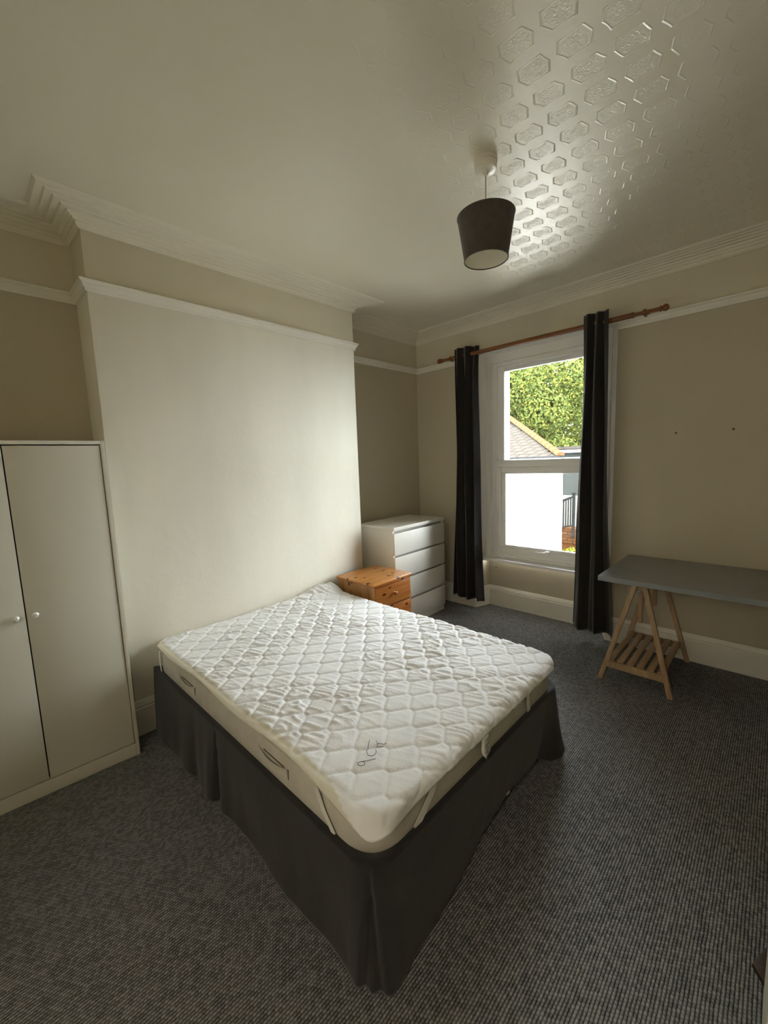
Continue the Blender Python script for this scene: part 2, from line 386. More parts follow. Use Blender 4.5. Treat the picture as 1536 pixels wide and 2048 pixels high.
# right wall with a doorway (outside the frame)
DX0, DX1 = -2.57, -1.72
wr = MB().box((XW, YR-.15, 0), (DX0, YR, ZC)).box((DX1, YR-.15, 0), (0, YR, ZC)).box((DX0, YR-.15, 2.05), (DX1, YR, ZC)).box((DX0, YR-.15, 0), (DX1, YR-.1, 2.05))
struct(wr.build('wall_right', M['wall']))

# marks on the wall right of the window
for i, (y, z) in enumerate(((-2.146, 1.733), (-2.473, 1.736))):
    MB().lathe([(0, -.004), (.006, -.003), (.008, 0), (.006, .001)], (0, y, z), 10, 'x').build('wall_mark', M['bluetack'], wall_window, smooth=True)
MB().lathe([(0, -.004), (.006, -.003), (.008, 0), (.006, .001)], (RD, -.56, .42), 10, 'x').build('wall_mark', M['bluetack'], wall_window, smooth=True)

# picture rails, cornice, skirting
rail = [(0, ZR-.030), (.010, ZR-.030), (.012, ZR-.012), (.020, ZR-.004), (.024, ZR+.008), (.034, ZR+.014), (.036, ZR+.024), (.028, ZR+.028), (0, ZR+.030)]
walk1 = [(XW, DL), (XA, DL), (XA, 0), (XB, 0), (XB, DR), (0, DR), (0, WY1+.004)]
walk2 = [(0, WY2-.004), (0, YR), (XW, YR), (XW, DL)]
struct(sweep('trim_1', walk1, rail, M['trim'])); struct(sweep('trim_2', walk2, rail, M['trim']))
cprof = [(0, ZCB)]
nr = 7
cprof += [(.008, ZCB), (.012, ZCB+.006)]
for i in range(nr):                    # reeded cove
    t0, t1 = i/nr, (i+1)/nr
    def pt(t, bulge=0):
        a = t*math.pi/2
        x = .012 + .185*(1-math.cos(a))**.9; z = ZCB+.006 + (ZC-ZCB-.012)*math.sin(a)**.8
        return (x + bulge*.7, z - bulge)
    cprof += [pt(t0), pt(t0*.7+t1*.3, .0055), pt(t0*.3+t1*.7, .0055)]
cprof += [pt(1), (.200, ZC-.004), (.205, ZC), (0, ZC)]
full = [(XW, DL), (XA, DL), (XA, 0), (XB, 0), (XB, DR), (0, DR), (0, YR), (XW, YR)]
struct(sweep('trim_3', full + [(XW, DL)], cprof, M['cornice']))
skirt = [(0, 0), (.022, 0), (.022, .165), (.017, .172), (.019, .182), (.013, .192), (.010, .206), (.004, .214), (0, .214)]
struct(sweep('baseboard_left', [(XW, DL), (XA, DL), (XA, 0), (XB, 0), (XB, DR), (0, DR), (0, WY1+.04), (RD, WY1-.02), (RD, WY2+.09), (0, WY2+.01), (0, YR), (DX1, YR)], skirt, M['trim']))
struct(sweep('baseboard_right', [(DX0, YR), (XW, YR), (XW, HD0)], skirt, M['trim']))
# paint-filled corner bead of the chimney breast
# ------------------------------------------------------------------ window
win = empty('window_1', (0, -1.095, WZ1)); win['kind'] = 'structure'
wo = (0, -1.095, WZ1)
def wpart(mb, name, m, bevel=.004, parent=None, **k):
    mb.v = [(x-wo[0], y-wo[1], z-wo[2]) for x, y, z in mb.v]
    return mb.build(name, m, parent or win, bevel=bevel, **k)
def frame_boxes(mb, x0, x1, y0, y1, z0, z1, wy, wzb, wzt):
    mb.box((x0, y0, z0), (x1, y0+wy, z1)); mb.box((x0, y1-wy, z0), (x1, y1, z1))
    mb.box((x0, y0+wy, z0), (x1, y1-wy, z0+wzb)); mb.box((x0, y0+wy, z1-wzt), (x1, y1-wy, z1)); return mb
a, b_ = -1.665, -.497
wpart(MB().prism([(-.001, WY1), (.14, WY1-.045), (.14, WY1-.049), (-.001, WY1-.006)], WZ1+.01, WZ2), 'reveal', M['reveal'], 0)
wpart(MB().prism([(-.001, WY2), (-.001, WY2+.006), (.14, WY2+.074), (.14, WY2+.07)], WZ1+.01, WZ2), 'reveal', M['reveal'], 0)
wpart(MB().box((-.001, WY2+.004, WZ2-.006), (.14, WY1-.004, WZ2+.001)), 'soffit', M['reveal'], 0)
wpart(frame_boxes(MB(), .105, .16, a, b_, WZ1+.01, WZ2-.005, .055, .02, .085), 'lining', M['reveal'])
wpart(frame_boxes(MB(), .135, .20, a+.055, b_-.055, WZ1+.02, 2.535, .055, .055, .035), 'outer_frame', M['upvc'], .006)
# transom
wpart(MB().box((.132, a+.10, 1.495), (.20, b_-.10, 1.57)), 'transom', M['upvc'], .008)
up_ = frame_boxes(MB(), .15, .19, a+.105, b_-.105, 1.565, 2.50, .075, .012, .055)
wpart(up_, 'upper_sash', M['upvc'], .008)
lo = frame_boxes(MB(), .120, .185, a+.105, b_-.105, WZ1+.06, 1.50, .055, .055, .055)
lsash = wpart(lo, 'lower_sash', M['upvc'], .010)
lo2 = frame_boxes(MB(), .14, .175, a+.155, b_-.155, WZ1+.105, 1.46, .045, .035, .03)
lb = wpart(lo2, 'glazing_bead', M['upvc'], .008)
wpart(MB().box((.168, a+.175, 1.57), (.174, b_-.175, 2.45)), 'pane', M['glass'], 0)
wpart(MB().box((.158, a+.195, .69), (.164, b_-.195, 1.435)), 'pane', M['glass'], 0)
hd = MB().box((.108, -1.16, .640), (.122, -1.03, .664)).bar((.098, -1.150, .664), (.098, -1.04, .655), .014, .016).box((.095, -1.165, .646), (.12, -1.13, .682))
wpart(hd, 'handle', M['upvc'], .004)
wpart(MB().box((.10, -1.35, 2.478), (.152, -.85, 2.494)), 'trickle_vent', M['upvc'], .004)
sl = MB().prism([(-.035, WY2+.012), (.0, WY2+.012), (.14, WY2+.078), (.14, WY1-.052), (0, WY1-.006), (-.035, WY1-.006)], WZ1-.014, WZ1+.013)
wpart(sl, 'sill', M['upvc'], .006)
# plaster outside reveals
ox = MB().box((.30, a-.1, .3), (.42, a+.03, 2.8)).box((.30, b_-.10, .3), (.42, b_+.1, 2.8)).box((.30, a-.1, 2.56), (.42, b_+.1, 2.8)).box((.25, a-.05, WZ1-.06), (.46, b_+.05, WZ1-.0))
wpart(ox, 'outer_reveal', M['render_white'], 0)

# ------------------------------------------------------------------ curtain pole
pole = empty('curtain_pole', (-.08, -1.07, 2.628)); tag(pole, 'varnished brown wooden curtain pole with turned end knobs above the window', 'curtain pole')
def pl(mb): mb.v = [(x+.08, y+1.07, z-2.628) for x, y, z in mb.v]; return mb
pl(MB().lathe([(0, -1.86), (.019, -1.86), (.021, -1.852), (.021, -1.845), (.0185, -1.842), (.0185, -.24), (.021, -.236), (.019, -.23), (0, -.23)], (-.08, 0, 2.628), 20, 'y', False)).build('thick_tube', M['rod'], pole, smooth=True)
pl(MB().lathe([(.013, -2.03), (.013, -1.85)], (-.08, 0, 2.628), 16, 'y')).build('thin_tube', M['rod'], pole, smooth=True)
pl(MB().lathe([(.013, -.24), (.013, -.09)], (-.08, 0, 2.628), 16, 'y')).build('thin_tube', M['rod'], pole, smooth=True)
def finial(y, s):
    pr = [(0, .052), (.012, .050), (.022, .040), (.0245, .028), (.021, .016), (.013, .010), (.0125, .006), (.020, .004), (.021, -.004), (.014, -.008), (0, -.008)]
    return pl(MB().lathe([(r, y+h*s) for r, h in pr], (-.08, 0, 2.628), 18, 'y', False)).build('finial', M['rod'], pole, smooth=True)
finial(-2.03, -1); finial(-.085, 1)
for y in (-.20, -1.93):
    br = MB().box((-.085, y-.007, 2.606), (-.0005, y+.007, 2.613)).box((-.010, y-.014, 2.60), (-.0005, y+.014, 2.645)).lathe([(.0225, -.008), (.0225, .008)], (-.08, y, 2.628), 16, 'y')
    pl(br).build('bracket', M['rod'], pole, smooth=True)

# ------------------------------------------------------------------ curtains
def curtain(name, label, y0t, y1t, y0b, y1b, ztop, zbot, folds, seed, ringys, flip=1, tail=0, split=2):
    nu, nv = 181, 90
    u = np.linspace(0, 1, nu)[:, None]; v = np.linspace(0, 1, nv)[None, :]       # v 0 top
    z = ztop + (zbot-ztop)*v + 0*u
    e = v**1.6
    y0 = y0t+(y0b-y0t)*e; y1 = y1t+(y1b-y1t)*e
    ph = u*folds*2*math.pi + .5*np.sin(3*v+seed)*v + seed
    w = 1-.25*v
    uu = u + .022*np.sin(2*ph)*w
    y = y0+(y1-y0)*uu + .006*np.sin(9*v+u*7+seed)
    amp = .020 + .022*np.clip(v*4, 0, 1)
    cen = -.112 + (.060/(1+np.exp(-(u-split)*40)))*np.exp(-v*6)
    x = cen + amp*np.sin(ph)*flip + .010*np.sin(5*u*math.pi+4*v+seed)*v + .008*np.sin(2.3*ph+3*v)*v
    z = z + .012*np.sin(u*folds*3+seed)*v + tail*(u-.5)*v
    root = empty(name, (-.08, (y0t+y1t)/2, ztop)); tag(root, label, 'curtain', 'dark curtains on the wooden pole')
    V = np.stack([x+.08, y-(y0t+y1t)/2, z-ztop+0*x], -1)
    grid_obj('cloth', V, M['curtain'], root, thick=.003)
    for i, yy in enumerate(ringys):
        t = MB(); R = .024; n = 20; pts = []
        ca = math.radians(35 if i % 2 else -35)
        for k in range(n+1):
            a_ = 2*math.pi*k/n; d = Vector((math.sin(ca)*math.cos(a_)*R, 0, 0))
            pts.append((R*math.cos(a_)*math.cos(ca), yy-(y0t+y1t)/2 + R*math.cos(a_)*math.sin(ca)*.5, 2.628-ztop + R*math.sin(a_)))
        t.tube(pts, .0045, 6).build('eyelet', M['chrome'], root, smooth=True)
    return root
curtain('curtain', 'long charcoal curtain gathered beside the white chest of drawers', -.265, -.515, -.205, -.575, 2.700, .12, 3.0, .4, [-.438], split=.72)
curtain('curtain', 'long charcoal curtain hanging at the grey table end of the window', -1.515, -1.70, -1.455, -1.79, 2.705, .085, 2.4, 2.2, [-1.60], tail=-.03)

# ------------------------------------------------------------------ bed
BX0, BX1, BY0, BY1, BZ, MT = -3.03, -1.665, -1.93, -.03, .375, .535
bed = empty('divan_bed', ((BX0+BX1)/2, (BY0+BY1)/2, 0)); tag(bed, 'double divan bed base wrapped in a dark charcoal pleated valance', 'bed')
bo = bed.location.copy()
def bl(mb): mb.v = [(x-bo.x, y-bo.y, z) for x, y, z in mb.v]; return mb
bl(MB().box((BX0+.02, BY0+.03, .07), (BX1-.02, BY1, BZ-.002))).build('divan_base', M['divan'], bed, bevel=.02)
for x in (BX0+.12, BX1-.12, (BX0+BX1)/2):
    for y in (BY0+.13, BY1-.13):
        bl(MB().lathe([(.0, 0), (.024, 0), (.028, .02), (.026, .072), (0, .072)], (x, y, 0), 14, 'z', False)).build('castor', M['divan'], bed, smooth=True)
# valance ribbon: path down the left side, across the foot, up the right side
def valance():
    off = .028; r = .095
    x0, x1, y0, y1 = BX0-off+.012, BX1+off-.012, BY0-off+.012, BY1
    pts = []; nor = []
    def seg(p, q, n, N):
        for i in range(N): t = i/N; pts.append((p[0]+(q[0]-p[0])*t, p[1]+(q[1]-p[1])*t)); nor.append(n)
    def arc(cx, cy, a0, a1, N):
        for i in range(N): a = math.radians(a0+(a1-a0)*i/N); pts.append((cx+r*math.cos(a), cy+r*math.sin(a))); nor.append((math.cos(a), math.sin(a)))
    seg((x0, y1), (x0, y0+r), (-1, 0), 240); arc(x0+r, y0+r, 180, 270, 26); seg((x0+r, y0), (x1-r, y0), (0, -1), 180); arc(x1-r, y0+r, 270, 360, 20); seg((x1, y0+r), (x1, y1), (1, 0), 120)
    pts = np.array(pts); nor = np.array(nor); K = len(pts)
    s = np.concatenate([[0], np.cumsum(np.linalg.norm(np.diff(pts, axis=0), axis=1))])
    nv = 40; v = np.linspace(0, 1, nv)[None, :]; S = s[:, None]
    sc1 = (y1-y0-r) + r*math.pi/4; sc2 = sc1 + (x1-x0-2*r) + r*math.pi/2; sm = .865            # corner and pleat stations
    z = .402*(1-v) + .006*v + 0*S
    o = .004 + .020*v + 0*S
    nz = np.array([[noise.noise(Vector((a*3.1, b*1.2, 3.3))) for b in v[0]] for a in s]); nz2 = np.array([[noise.noise(Vector((a*11, b*1.5, 9.3))) for b in v[0]] for a in s])
    o += (.016*nz+.005*nz2)*v
    def notch(s0, w, depth):     # inverted pleat opening towards the hem
        ww_ = .006 + w*v
        q = (S-s0)/ww_
        return -depth*np.exp(-np.abs(q)**4)*np.clip(v*3, 0, 1)
    o += notch(sm, .022, .045) + notch(sc1-.012, .020, .05)
    o += .020*v*np.exp(-((S-sm+.07)/.05)**2) + .012*v*np.exp(-((S-sm-.06)/.05)**2)
    o += -.006*v*np.exp(-((S-sc1+.16)/.07)**2) + .034*v*np.exp(-((S-sc1)/.055)**2) + .004*v*np.exp(-((S-sc1-.09)/.07)**2)
    o += .05*v**1.5*np.exp(-((S-sm+.33)/.10)**2)*.4
    o += .020*v*np.exp(-((S-.2)/.15)**2) - .030*v*np.exp(-((S-.62)/.03)**2)*.3
    # tongue of the box pleat between the two creases
    o += .030*v*np.exp(-((S-sm)/(.008+.006*v))**2) + -(-.035)*v*np.exp(-((S-sc1+.012)/(.010+.010*v))**2)
    # foot: the hem is drawn in under the base, then the right corner flares out and up
    o -= .055*v*np.clip((S-sc1-.25)/.4, 0, 1)*np.clip((sc2-.06-S)/.10, 0, 1)
    fl = np.exp(-((S-sc2)/.075)**2); o += .045*v**1.3*fl
    z += .035*v**3*fl
    z += .050*v**2*np.clip((S-sc1-.55)/.3, 0, 1)*np.clip((sc2-.10-S)/.08, 0, 1)
    z += .012*v**4*np.exp(-((S-.45)/.2)**2)
    P = pts[:, None, :] + nor[:, None, :]*o[..., None]
    V = np.concatenate([P, z[..., None]], -1)
    # tuck the top edge in under the mattress
    top = V[:, :1].copy(); top[:, 0, :2] -= nor*.09; top[..., 2] = BZ+.001
    mid = V[:, :1].copy(); mid[:, 0, :2] -= nor*.010; mid[..., 2] = .404
    V = np.concatenate([top, mid, V], 1)
    V[..., 0] -= bo.x; V[..., 1] -= bo.y
    grid_obj('valance', V, M['skirt'], bed, thick=.003)
valance()
for x, y, l in ((-2.27, -1.905, .055), (-2.07, -1.905, .03), (-2.15, -1.905, .03)):
    bl(MB().box((x-l/2, y-.004, .052), (x+l/2, y+.004, .064))).build('lining_edge', M['labelcloth'], bed, bevel=.002)['label'] = 'white lining edge showing under the hem'

# mattress
mat_root = empty('mattress', (bo.x, bo.y, BZ)); tag(mat_root, 'double cream mattress with stitched side handles lying on the charcoal divan', 'mattress')
def ml(mb): mb.v = [(x-bo.x, y-bo.y, z-BZ) for x, y, z in mb.v]; return mb
def rrect(x0, x1, y0, y1, r, n=10):
    out = []
    for cx, cy, a0 in ((x1-r, y1-r, 0), (x0+r, y1-r, 90), (x0+r, y0+r, 180), (x1-r, y0+r, 270)):
        for i in range(n+1): a = math.radians(a0+90*i/n); out.append((cx+r*math.cos(a), cy+r*math.sin(a)))
    return out
def loft(levels, name, m, parent, fix):
    s = MB(); k = None
    for (ins, r, z) in levels:
        P = rrect(BX0+ins, BX1-ins, BY0+ins, BY1-ins, r); k = len(P); s.v += [(x, y, z) for x, y in P]
    for l in range(len(levels)-1):
        for i in range(k): j = (i+1) % k; s.f.append((l*k+i, l*k+j, (l+1)*k+j, (l+1)*k+i))
    s.f.append(tuple(reversed(range(k)))); s.f.append(tuple((len(levels)-1)*k+i for i in range(k)))
    return fix(s).build(name, m, parent, smooth=True)
MH = MT-BZ
loft([(.030, .09, BZ+.001), (.006, .13, BZ+.012), (0, .13, BZ+.035), (-.002, .13, BZ+MH*.5), (0, .13, MT-.035), (.008, .13, MT-.012), (.035, .09, MT)], 'cover', M['mattress'], mat_root, ml)
def ring_path(z, off, r=.11): return [(x, y, z) for x, y in rrect(BX0-off, BX1+off, BY0-off, BY1+off, r, 12)]
for yc in (-.52, -1.375):       # handles on the left side, each bowed away from the cover
    pts = [(BX0-.003-.010*math.sin(math.pi*t), yc+.105-.21*t, .468-.012*math.sin(math.pi*t)) for t in np.linspace(0, 1, 9)]
    s = MB()
    for p in pts: s.v += [(p[0], p[1], p[2]+.016), (p[0], p[1], p[2]-.016), (p[0]+.002, p[1], p[2]-.016), (p[0]+.002, p[1], p[2]+.016)]
    for i in range(8):
        for j in range(4): l = (j+1) % 4; s.f.append((i*4+j, i*4+l, (i+1)*4+l, (i+1)*4+j))
    s.f += [(0, 1, 2, 3), (32, 35, 34, 33)]
    h = ml(s).build('handle', M['mattress'], mat_root, smooth=True)
    ml(MB().box((BX0-.004, yc-.116, .448), (BX0+.001, yc-.112, .487))).build('handle_seam', M['bluetack'], mat_root)
    ml(MB().box((BX0-.004, yc-.09, .484), (BX0+.001, yc+.06, .4865))).build('handle_seam', M['bluetack'], mat_root)

# quilted pad
def quilt(X, Y):
    """distance to the nearest stitched line of an elongated hexagon tiling, metres"""
    Wd, Pt, hs = .160, .079, .0135          # cell width along x, row pitch, half of the short side
    best = None; Dm = []
    px = (X+2.928); py = (Y+1.740)
    # centres: rows k at y = k*Pt, x shifted by half a width on odd rows
    k0 = np.round(py/Pt)
    for dk in (-1, 0, 1):
        k = k0+dk; sh = np.where(np.mod(k, 2) == 1, Wd/2, 0)
        c = np.round((px-sh-Wd/2)/Wd)
        for dc in (0, -1, 1):
            cx = (c+dc)*Wd+sh+Wd/2; cy = k*Pt
            ax = np.abs(px-cx); ay = np.abs(py-cy)
            # hexagon norm: side x = Wd/2 (half length hs), slanted edge to the point at ay = Pt-hs
            nx, ny = (Pt-2*hs), Wd/2; L = math.hypot(nx, ny)
            dd = np.minimum(Wd/2-ax, (ny*(Pt-hs)-(nx*ax+ny*ay))/L)
            Dm.append(dd)
    return np.maximum.reduce(Dm)
PADZ = MT+.012
def pad_point(X, Y):
    """flat pad coordinates -> draped position and outward dir"""
    R = .075; ins = .015
    x0, x1, y0, y1 = BX0+ins+R, BX1-ins-R, BY0+ins+R, BY1-.0-R
    cx = np.clip(X, x0, x1); cy = np.clip(Y, y0, y1); dx, dy = X-cx, Y-cy; d = np.hypot(dx, dy)+1e-9
    ux, uy = dx/d, dy/d; e = np.maximum(d-R, 0)
    rf = .030; L = rf*math.pi/2*.78; a = np.clip(e/rf, 0, math.pi/2*.78)
    hx = rf*np.sin(a); hz = -rf*(1-np.cos(a)); rest = np.maximum(e-L, 0); ea = math.pi/2*.78
    hx = hx+rest*math.cos(ea); hz = hz-rest*math.sin(ea)
    dd = np.minimum(d, R)+hx
    return cx+ux*dd, cy+uy*dd, PADZ+hz, e, ux, uy
pad = empty('mattress_protector', (bo.x, bo.y, PADZ)); tag(pad, 'white quilted mattress protector with a honeycomb stitch and elastic corner straps', 'mattress protector')
def build_pad():
    st = .0062
    fx0, fx1, fy0, fy1 = BX0-.004, BX1+.050, BY0-.038, BY1+.022
    nx, ny = int((fx1-fx0)/st), int((fy1-fy0)/st)
    gx = np.linspace(fx0, fx1, nx)[:, None]+np.zeros((1, ny)); gy = np.linspace(fy0, fy1, ny)[None, :]+np.zeros((nx, 1))
    # round the outline corners by squeezing points onto the arc
    rc = .075
    cx = np.clip(gx, fx0+rc, fx1-rc); cy = np.clip(gy, fy0+rc, fy1-rc)
    dx, dy = gx-cx, gy-cy; m_ = np.maximum(np.abs(dx), np.abs(dy)); h_ = np.hypot(dx, dy)+1e-9
    k = np.where((np.abs(dx) > 0) & (np.abs(dy) > 0), m_/h_, 1); X = cx+dx*k; Y = cy+dy*k
    # hem wanders; the front left corner has slipped further down
    cd_ = np.exp(-(((X-BX0)/.16)**2+((Y-BY0)/.20)**2)); k2 = np.clip((BX0+.08-X)/.08, 0, 1); k3 = np.clip((BY0+.08-Y)/.08, 0, 1)
    X = X-.030*cd_*k2; Y = Y-.020*cd_*k3
    X = X+.006*np.sin(Y*8.3+1)*k2
    px, py, pz, e, ux, uy = pad_point(X, Y)
    q = quilt(X, Y)
    edge = np.clip(1-(e-.035)/.03, 0, 1); edgel = np.clip((X-(BX0+.02))/.02, 0, 1)
    mask = edge*edgel
    puff = .0058*(1-np.exp(-np.maximum(q, 0)/.006)) + .0015*np.clip(q/.05, 0, 1)
    seam = -.0012*np.exp(-(q/.0022)**2)
    n1 = np.zeros_like(X); n2 = np.zeros_like(X)
    for i in range(nx):
        for j in range(ny):
            a, b = X[i, j], Y[i, j]
            c_ = .30*a-.95*b; s_ = .95*a+.30*b      # wrinkles run diagonally over the bed
            n1[i, j] = noise.noise(Vector((c_*8+1.6*noise.noise(Vector((a*5, b*5, 0))), s_*40, .5)))
            n2[i, j] = noise.noise(Vector((a*2.6, b*2.6, 4.0)))
    wr = (1-np.abs(n1)*2.0); wr = np.clip(wr, 0, 1)**2
    band = np.clip(.55+1.4*n2, 0.12, 1)
    H = mask*(puff+seam) + +.0085*wr*band*np.clip(q/.014, .15, 1)*np.clip(mask+.35, 0, 1)
    H += .004*n2
    # rucked-up head corner next to the pine cabinet
    cn = np.exp(-(((X-(BX1-.10))/.17)**2+((Y-(BY1-.02))/.12)**2))
    H += cn*(.058+.030*n1)
    z = pz + H*np.clip(1-e/.05, .25, 1); px = px + ux*H*np.clip(e/.03, 0, 1)*.8; py = py + uy*H*np.clip(e/.03, 0, 1)*.8
    # waves in the hanging hem
    wv = np.sin((X*7+Y*5.3)*2.1)+.6*np.sin((X*13-Y*9)*1.7)
    z += .008*wv*np.clip((e-.02)/.05, 0, 1); px += ux*.006*wv*np.clip((e-.02)/.05, 0, 1); py += uy*.006*wv*np.clip((e-.02)/.05, 0, 1)
    py = np.minimum(py, -.006)
    V = np.stack([px-bo.x, py-bo.y, z-PADZ], -1)
    ec = e[:-1, :-1]; plain = (gx[:-1, :-1] < BX0-.004+.034*np.clip((Y[:-1, :-1]-BY0-.06)/.16, 0, 1)).astype(int)
    grid_obj('quilted_top', V, M['pad'], pad, thick=.004, midx=plain, mats=[M['padedge']])
    return
build_pad()
def padsurf(x, y):
    X = np.array([x]); Y = np.array([y]); r = pad_point(X, Y); q = quilt(X, Y)[0]
    n2 = noise.noise(Vector((x*2.6, y*2.6, 4.0)))
    return Vector((float(r[0][0])-bo.x, float(r[1][0])-bo.y, float(r[2][0])-PADZ + .0058*(1-math.exp(-max(q, 0)/.006))+.0015*min(max(q/.05, 0), 1)+.004*n2+.0050))
# handwritten mark
strokes = [[(-2.783, -1.668), (-2.800, -1.682), (-2.822, -1.698), (-2.832, -1.702), (-2.843, -1.722), (-2.839, -1.735), (-2.827, -1.740), (-2.812, -1.734), (-2.804, -1.722)],
           [(-2.770, -1.690), (-2.776, -1.704), (-2.786, -1.712), (-2.780, -1.722), (-2.770, -1.728)], [(-2.776, -1.704), (-2.766, -1.716), (-2.752, -1.726)],
           [(-2.838, -1.756), (-2.853, -1.748), (-2.872, -1.736), (-2.884, -1.726), (-2.894, -1.722), (-2.900, -1.730), (-2.896, -1.744), (-2.884, -1.748), (-2.876, -1.740), (-2.880, -1.729)]]
for st in strokes:
    P = []
    for i in range(len(st)-1):
        for t in (0, .25, .5, .75): P.append(padsurf(st[i][0]*(1-t)+st[i+1][0]*t, st[i][1]*(1-t)+st[i+1][1]*t))
    P.append(padsurf(*st[-1])); MB().tube(P, .0010, 5).build('ink_stroke', M['ink'], pad, smooth=True)
def strap(pts, w, name='strap'):
    s = MB(); pts = [Vector(p) for p in pts]; K = len(pts)
    for i, p in enumerate(pts):
        d = (pts[min(i+1, K-1)]-pts[max(i-1, 0)]).normalized(); nrm = Vector((-1, 0, 0)) if abs(p.x-BX0) < .05 else Vector((0, -1, 0))
        a = d.cross(nrm).normalized()*w/2
        for q in (p+a, p-a, p-a+nrm*.0015, p+a+nrm*.0015): s.v.append((q.x-bo.x, q.y-bo.y, q.z-PADZ))
    for i in range(K-1):
        for j in range(4): l = (j+1) % 4; s.f.append((i*4+j, i*4+l, (i+1)*4+l, (i+1)*4+j))
    s.f += [(3, 2, 1, 0), ((K-1)*4, (K-1)*4+1, (K-1)*4+2, (K-1)*4+3)]
    return s.build(name, M['strap'], pad, smooth=True)
strap([(BX0-.008, -.135, .532), (BX0-.010, -.133, .46), (BX0-.006, -.130, .40)], .022)
strap([(BX0-.010, -1.675, .530), (BX0-.010, -1.71, .465), (BX0-.006, -1.755, .405)], .022)
strap([(-2.745, BY0-.020, .528), (-2.765, BY0-.012, .475), (-2.80, BY0-.006, .43), (-2.84, BY0-.006, .400)], .034)
strap([(-2.035, BY0-.018, .525), (-2.020, BY0-.010, .46), (-2.00, BY0-.006, .405)], .030)
lb_ = MB(); nn = 8
for i in range(nn+1):
    t = i/nn; wv = .004*math.sin(t*6); x = -2.445+.01*t; hw = .024 if t < .8 else .024*(1-(t-.8)/.2*.75)
    for dx in (-hw, hw): lb_.v.append((x+dx+.006*math.sin(t*9)-bo.x, BY0-.034+wv-bo.y, .522-.095*t-PADZ+(.012 if dx > 0 else 0)*t))
for i in range(nn): lb_.f.append((2*i, 2*i+1, 2*i+3, 2*i+2))
lo_ = lb_.build('care_label', M['labelcloth'], pad, smooth='all'); md = lo_.modifiers.new('t', 'SOLIDIFY'); md.thickness = .0012
for i in range(4):
    MB().box((-2.455-bo.x, BY0-.0395-bo.y, .492-i*.010-PADZ), (-2.425-.006*(i % 2)-bo.x, BY0-.0375-bo.y, .4935-i*.010-PADZ)).build('label_print', M['ink'], lo_ if False else pad)

# ------------------------------------------------------------------ wardrobe
def local(root, mb): return mb
wd = empty('wardrobe', (-3.2079, -.1983, 0), math.radians(-3.375)); tag(wd, 'tall cream-white two-door wardrobe in the alcove left of the bed', 'wardrobe')
WW, WD_, WH = .79, .40, 1.76
MB().box((-.018, 0, 0), (0, WD_, WH)).build('side_panel', M['wardrobe'], wd, bevel=.0015)
MB().box((-WW, 0, 0), (-WW+.018, WD_, WH)).build('side_panel', M['wardrobe'], wd, bevel=.0015)
MB().box((-WW+.018, .0, WH-.018), (-.018, WD_, WH)).build('top_panel', M['wardrobe'], wd, bevel=.0015)
MB().box((-WW+.018, .004, .0), (-.018, .020, .072)).build('plinth', M['wardrobe'], wd, bevel=.0015)
MB().box((-WW+.018, .025, .06), (-.018, WD_-.01, .076)).build('bottom_shelf', M['wardrobe'], wd)
MB().box((-WW+.018, WD_-.008, .0), (-.018, WD_, WH-.018)).build('back_panel', M['wardrobe_in'], wd)
for i, (x0, x1) in enumerate(((-.3925, -.0215), (-WW+.0215, -.3975))):
    d_ = MB().box((x0, .003, .078), (x1, .020, WH-.024)).build('door', M['wardrobe'], wd, bevel=.0012)
    kx = x0+.032 if i == 0 else x1-.034
    MB().lathe([(0, -.024), (.008, -.023), (.0135, -.018), (.0135, -.013), (.007, -.006), (.006, .004)], (kx, 0, .93), 18, 'y', False).build('knob', M['knob'], d_, smooth=True)

# ------------------------------------------------------------------ chest of drawers
ch = empty('chest_of_drawers', (-.2639, -.2111, 0), math.radians(1.6)); tag(ch, 'white four-drawer chest in the corner alcove behind the pine cabinet', 'chest of drawers')
CWD, CDP = .80, .48
MB().box((-CWD, .0, .968), (0, CDP, 1.0)).build('top_panel', M['chest'], ch, bevel=.002)
MB().box((-CWD, .018, .0), (-CWD+.018, CDP, .968)).build('side_panel', M['chest'], ch, bevel=.002)
MB().box((-.018, .018, .0), (0, CDP, .968)).build('side_panel', M['chest'], ch, bevel=.002)
MB().box((-CWD+.018, .02, 0), (-.018, .04, .062)).build('plinth', M['chest'], ch, bevel=.002)
MB().box((-CWD+.018, .035, .06), (-.018, CDP-.01, .96)).build('carcass', M['chest_gap'], ch)
for k in range(4):
    z0 = .066+k*.2245
    MB().box((-CWD+.002, .0, z0), (-.002, .018, z0+.205)).build('drawer_front', M['chest'], ch, bevel=.002)

# ------------------------------------------------------------------ pine bedside cabinet
pc = empty('bedside_cabinet', (-1.3775, -.2775, 0)); tag(pc, 'orange varnished pine bedside cabinet with turned knobs between bed and chest', 'bedside cabinet')
hw, hd = .2145, .216
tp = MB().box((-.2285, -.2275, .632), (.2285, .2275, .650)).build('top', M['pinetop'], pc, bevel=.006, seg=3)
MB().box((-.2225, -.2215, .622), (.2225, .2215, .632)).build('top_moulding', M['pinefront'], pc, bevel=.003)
for sx in (-1, 1):
    nb = 6; wb = (2*hd)/nb
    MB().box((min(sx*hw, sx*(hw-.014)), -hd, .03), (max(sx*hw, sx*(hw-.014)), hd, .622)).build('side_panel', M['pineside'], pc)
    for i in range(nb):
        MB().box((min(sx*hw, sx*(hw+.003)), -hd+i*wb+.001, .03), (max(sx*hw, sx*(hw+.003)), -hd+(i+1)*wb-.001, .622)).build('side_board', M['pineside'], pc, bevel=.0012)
MB().box((-hw, hd-.01, .03), (hw, hd, .62)).build('back_panel', M['pineside'], pc)
MB().box((-hw-.006, -hd-.006, 0), (hw+.006, hd+.002, .05)).build('plinth', M['pinefront'], pc, bevel=.004)
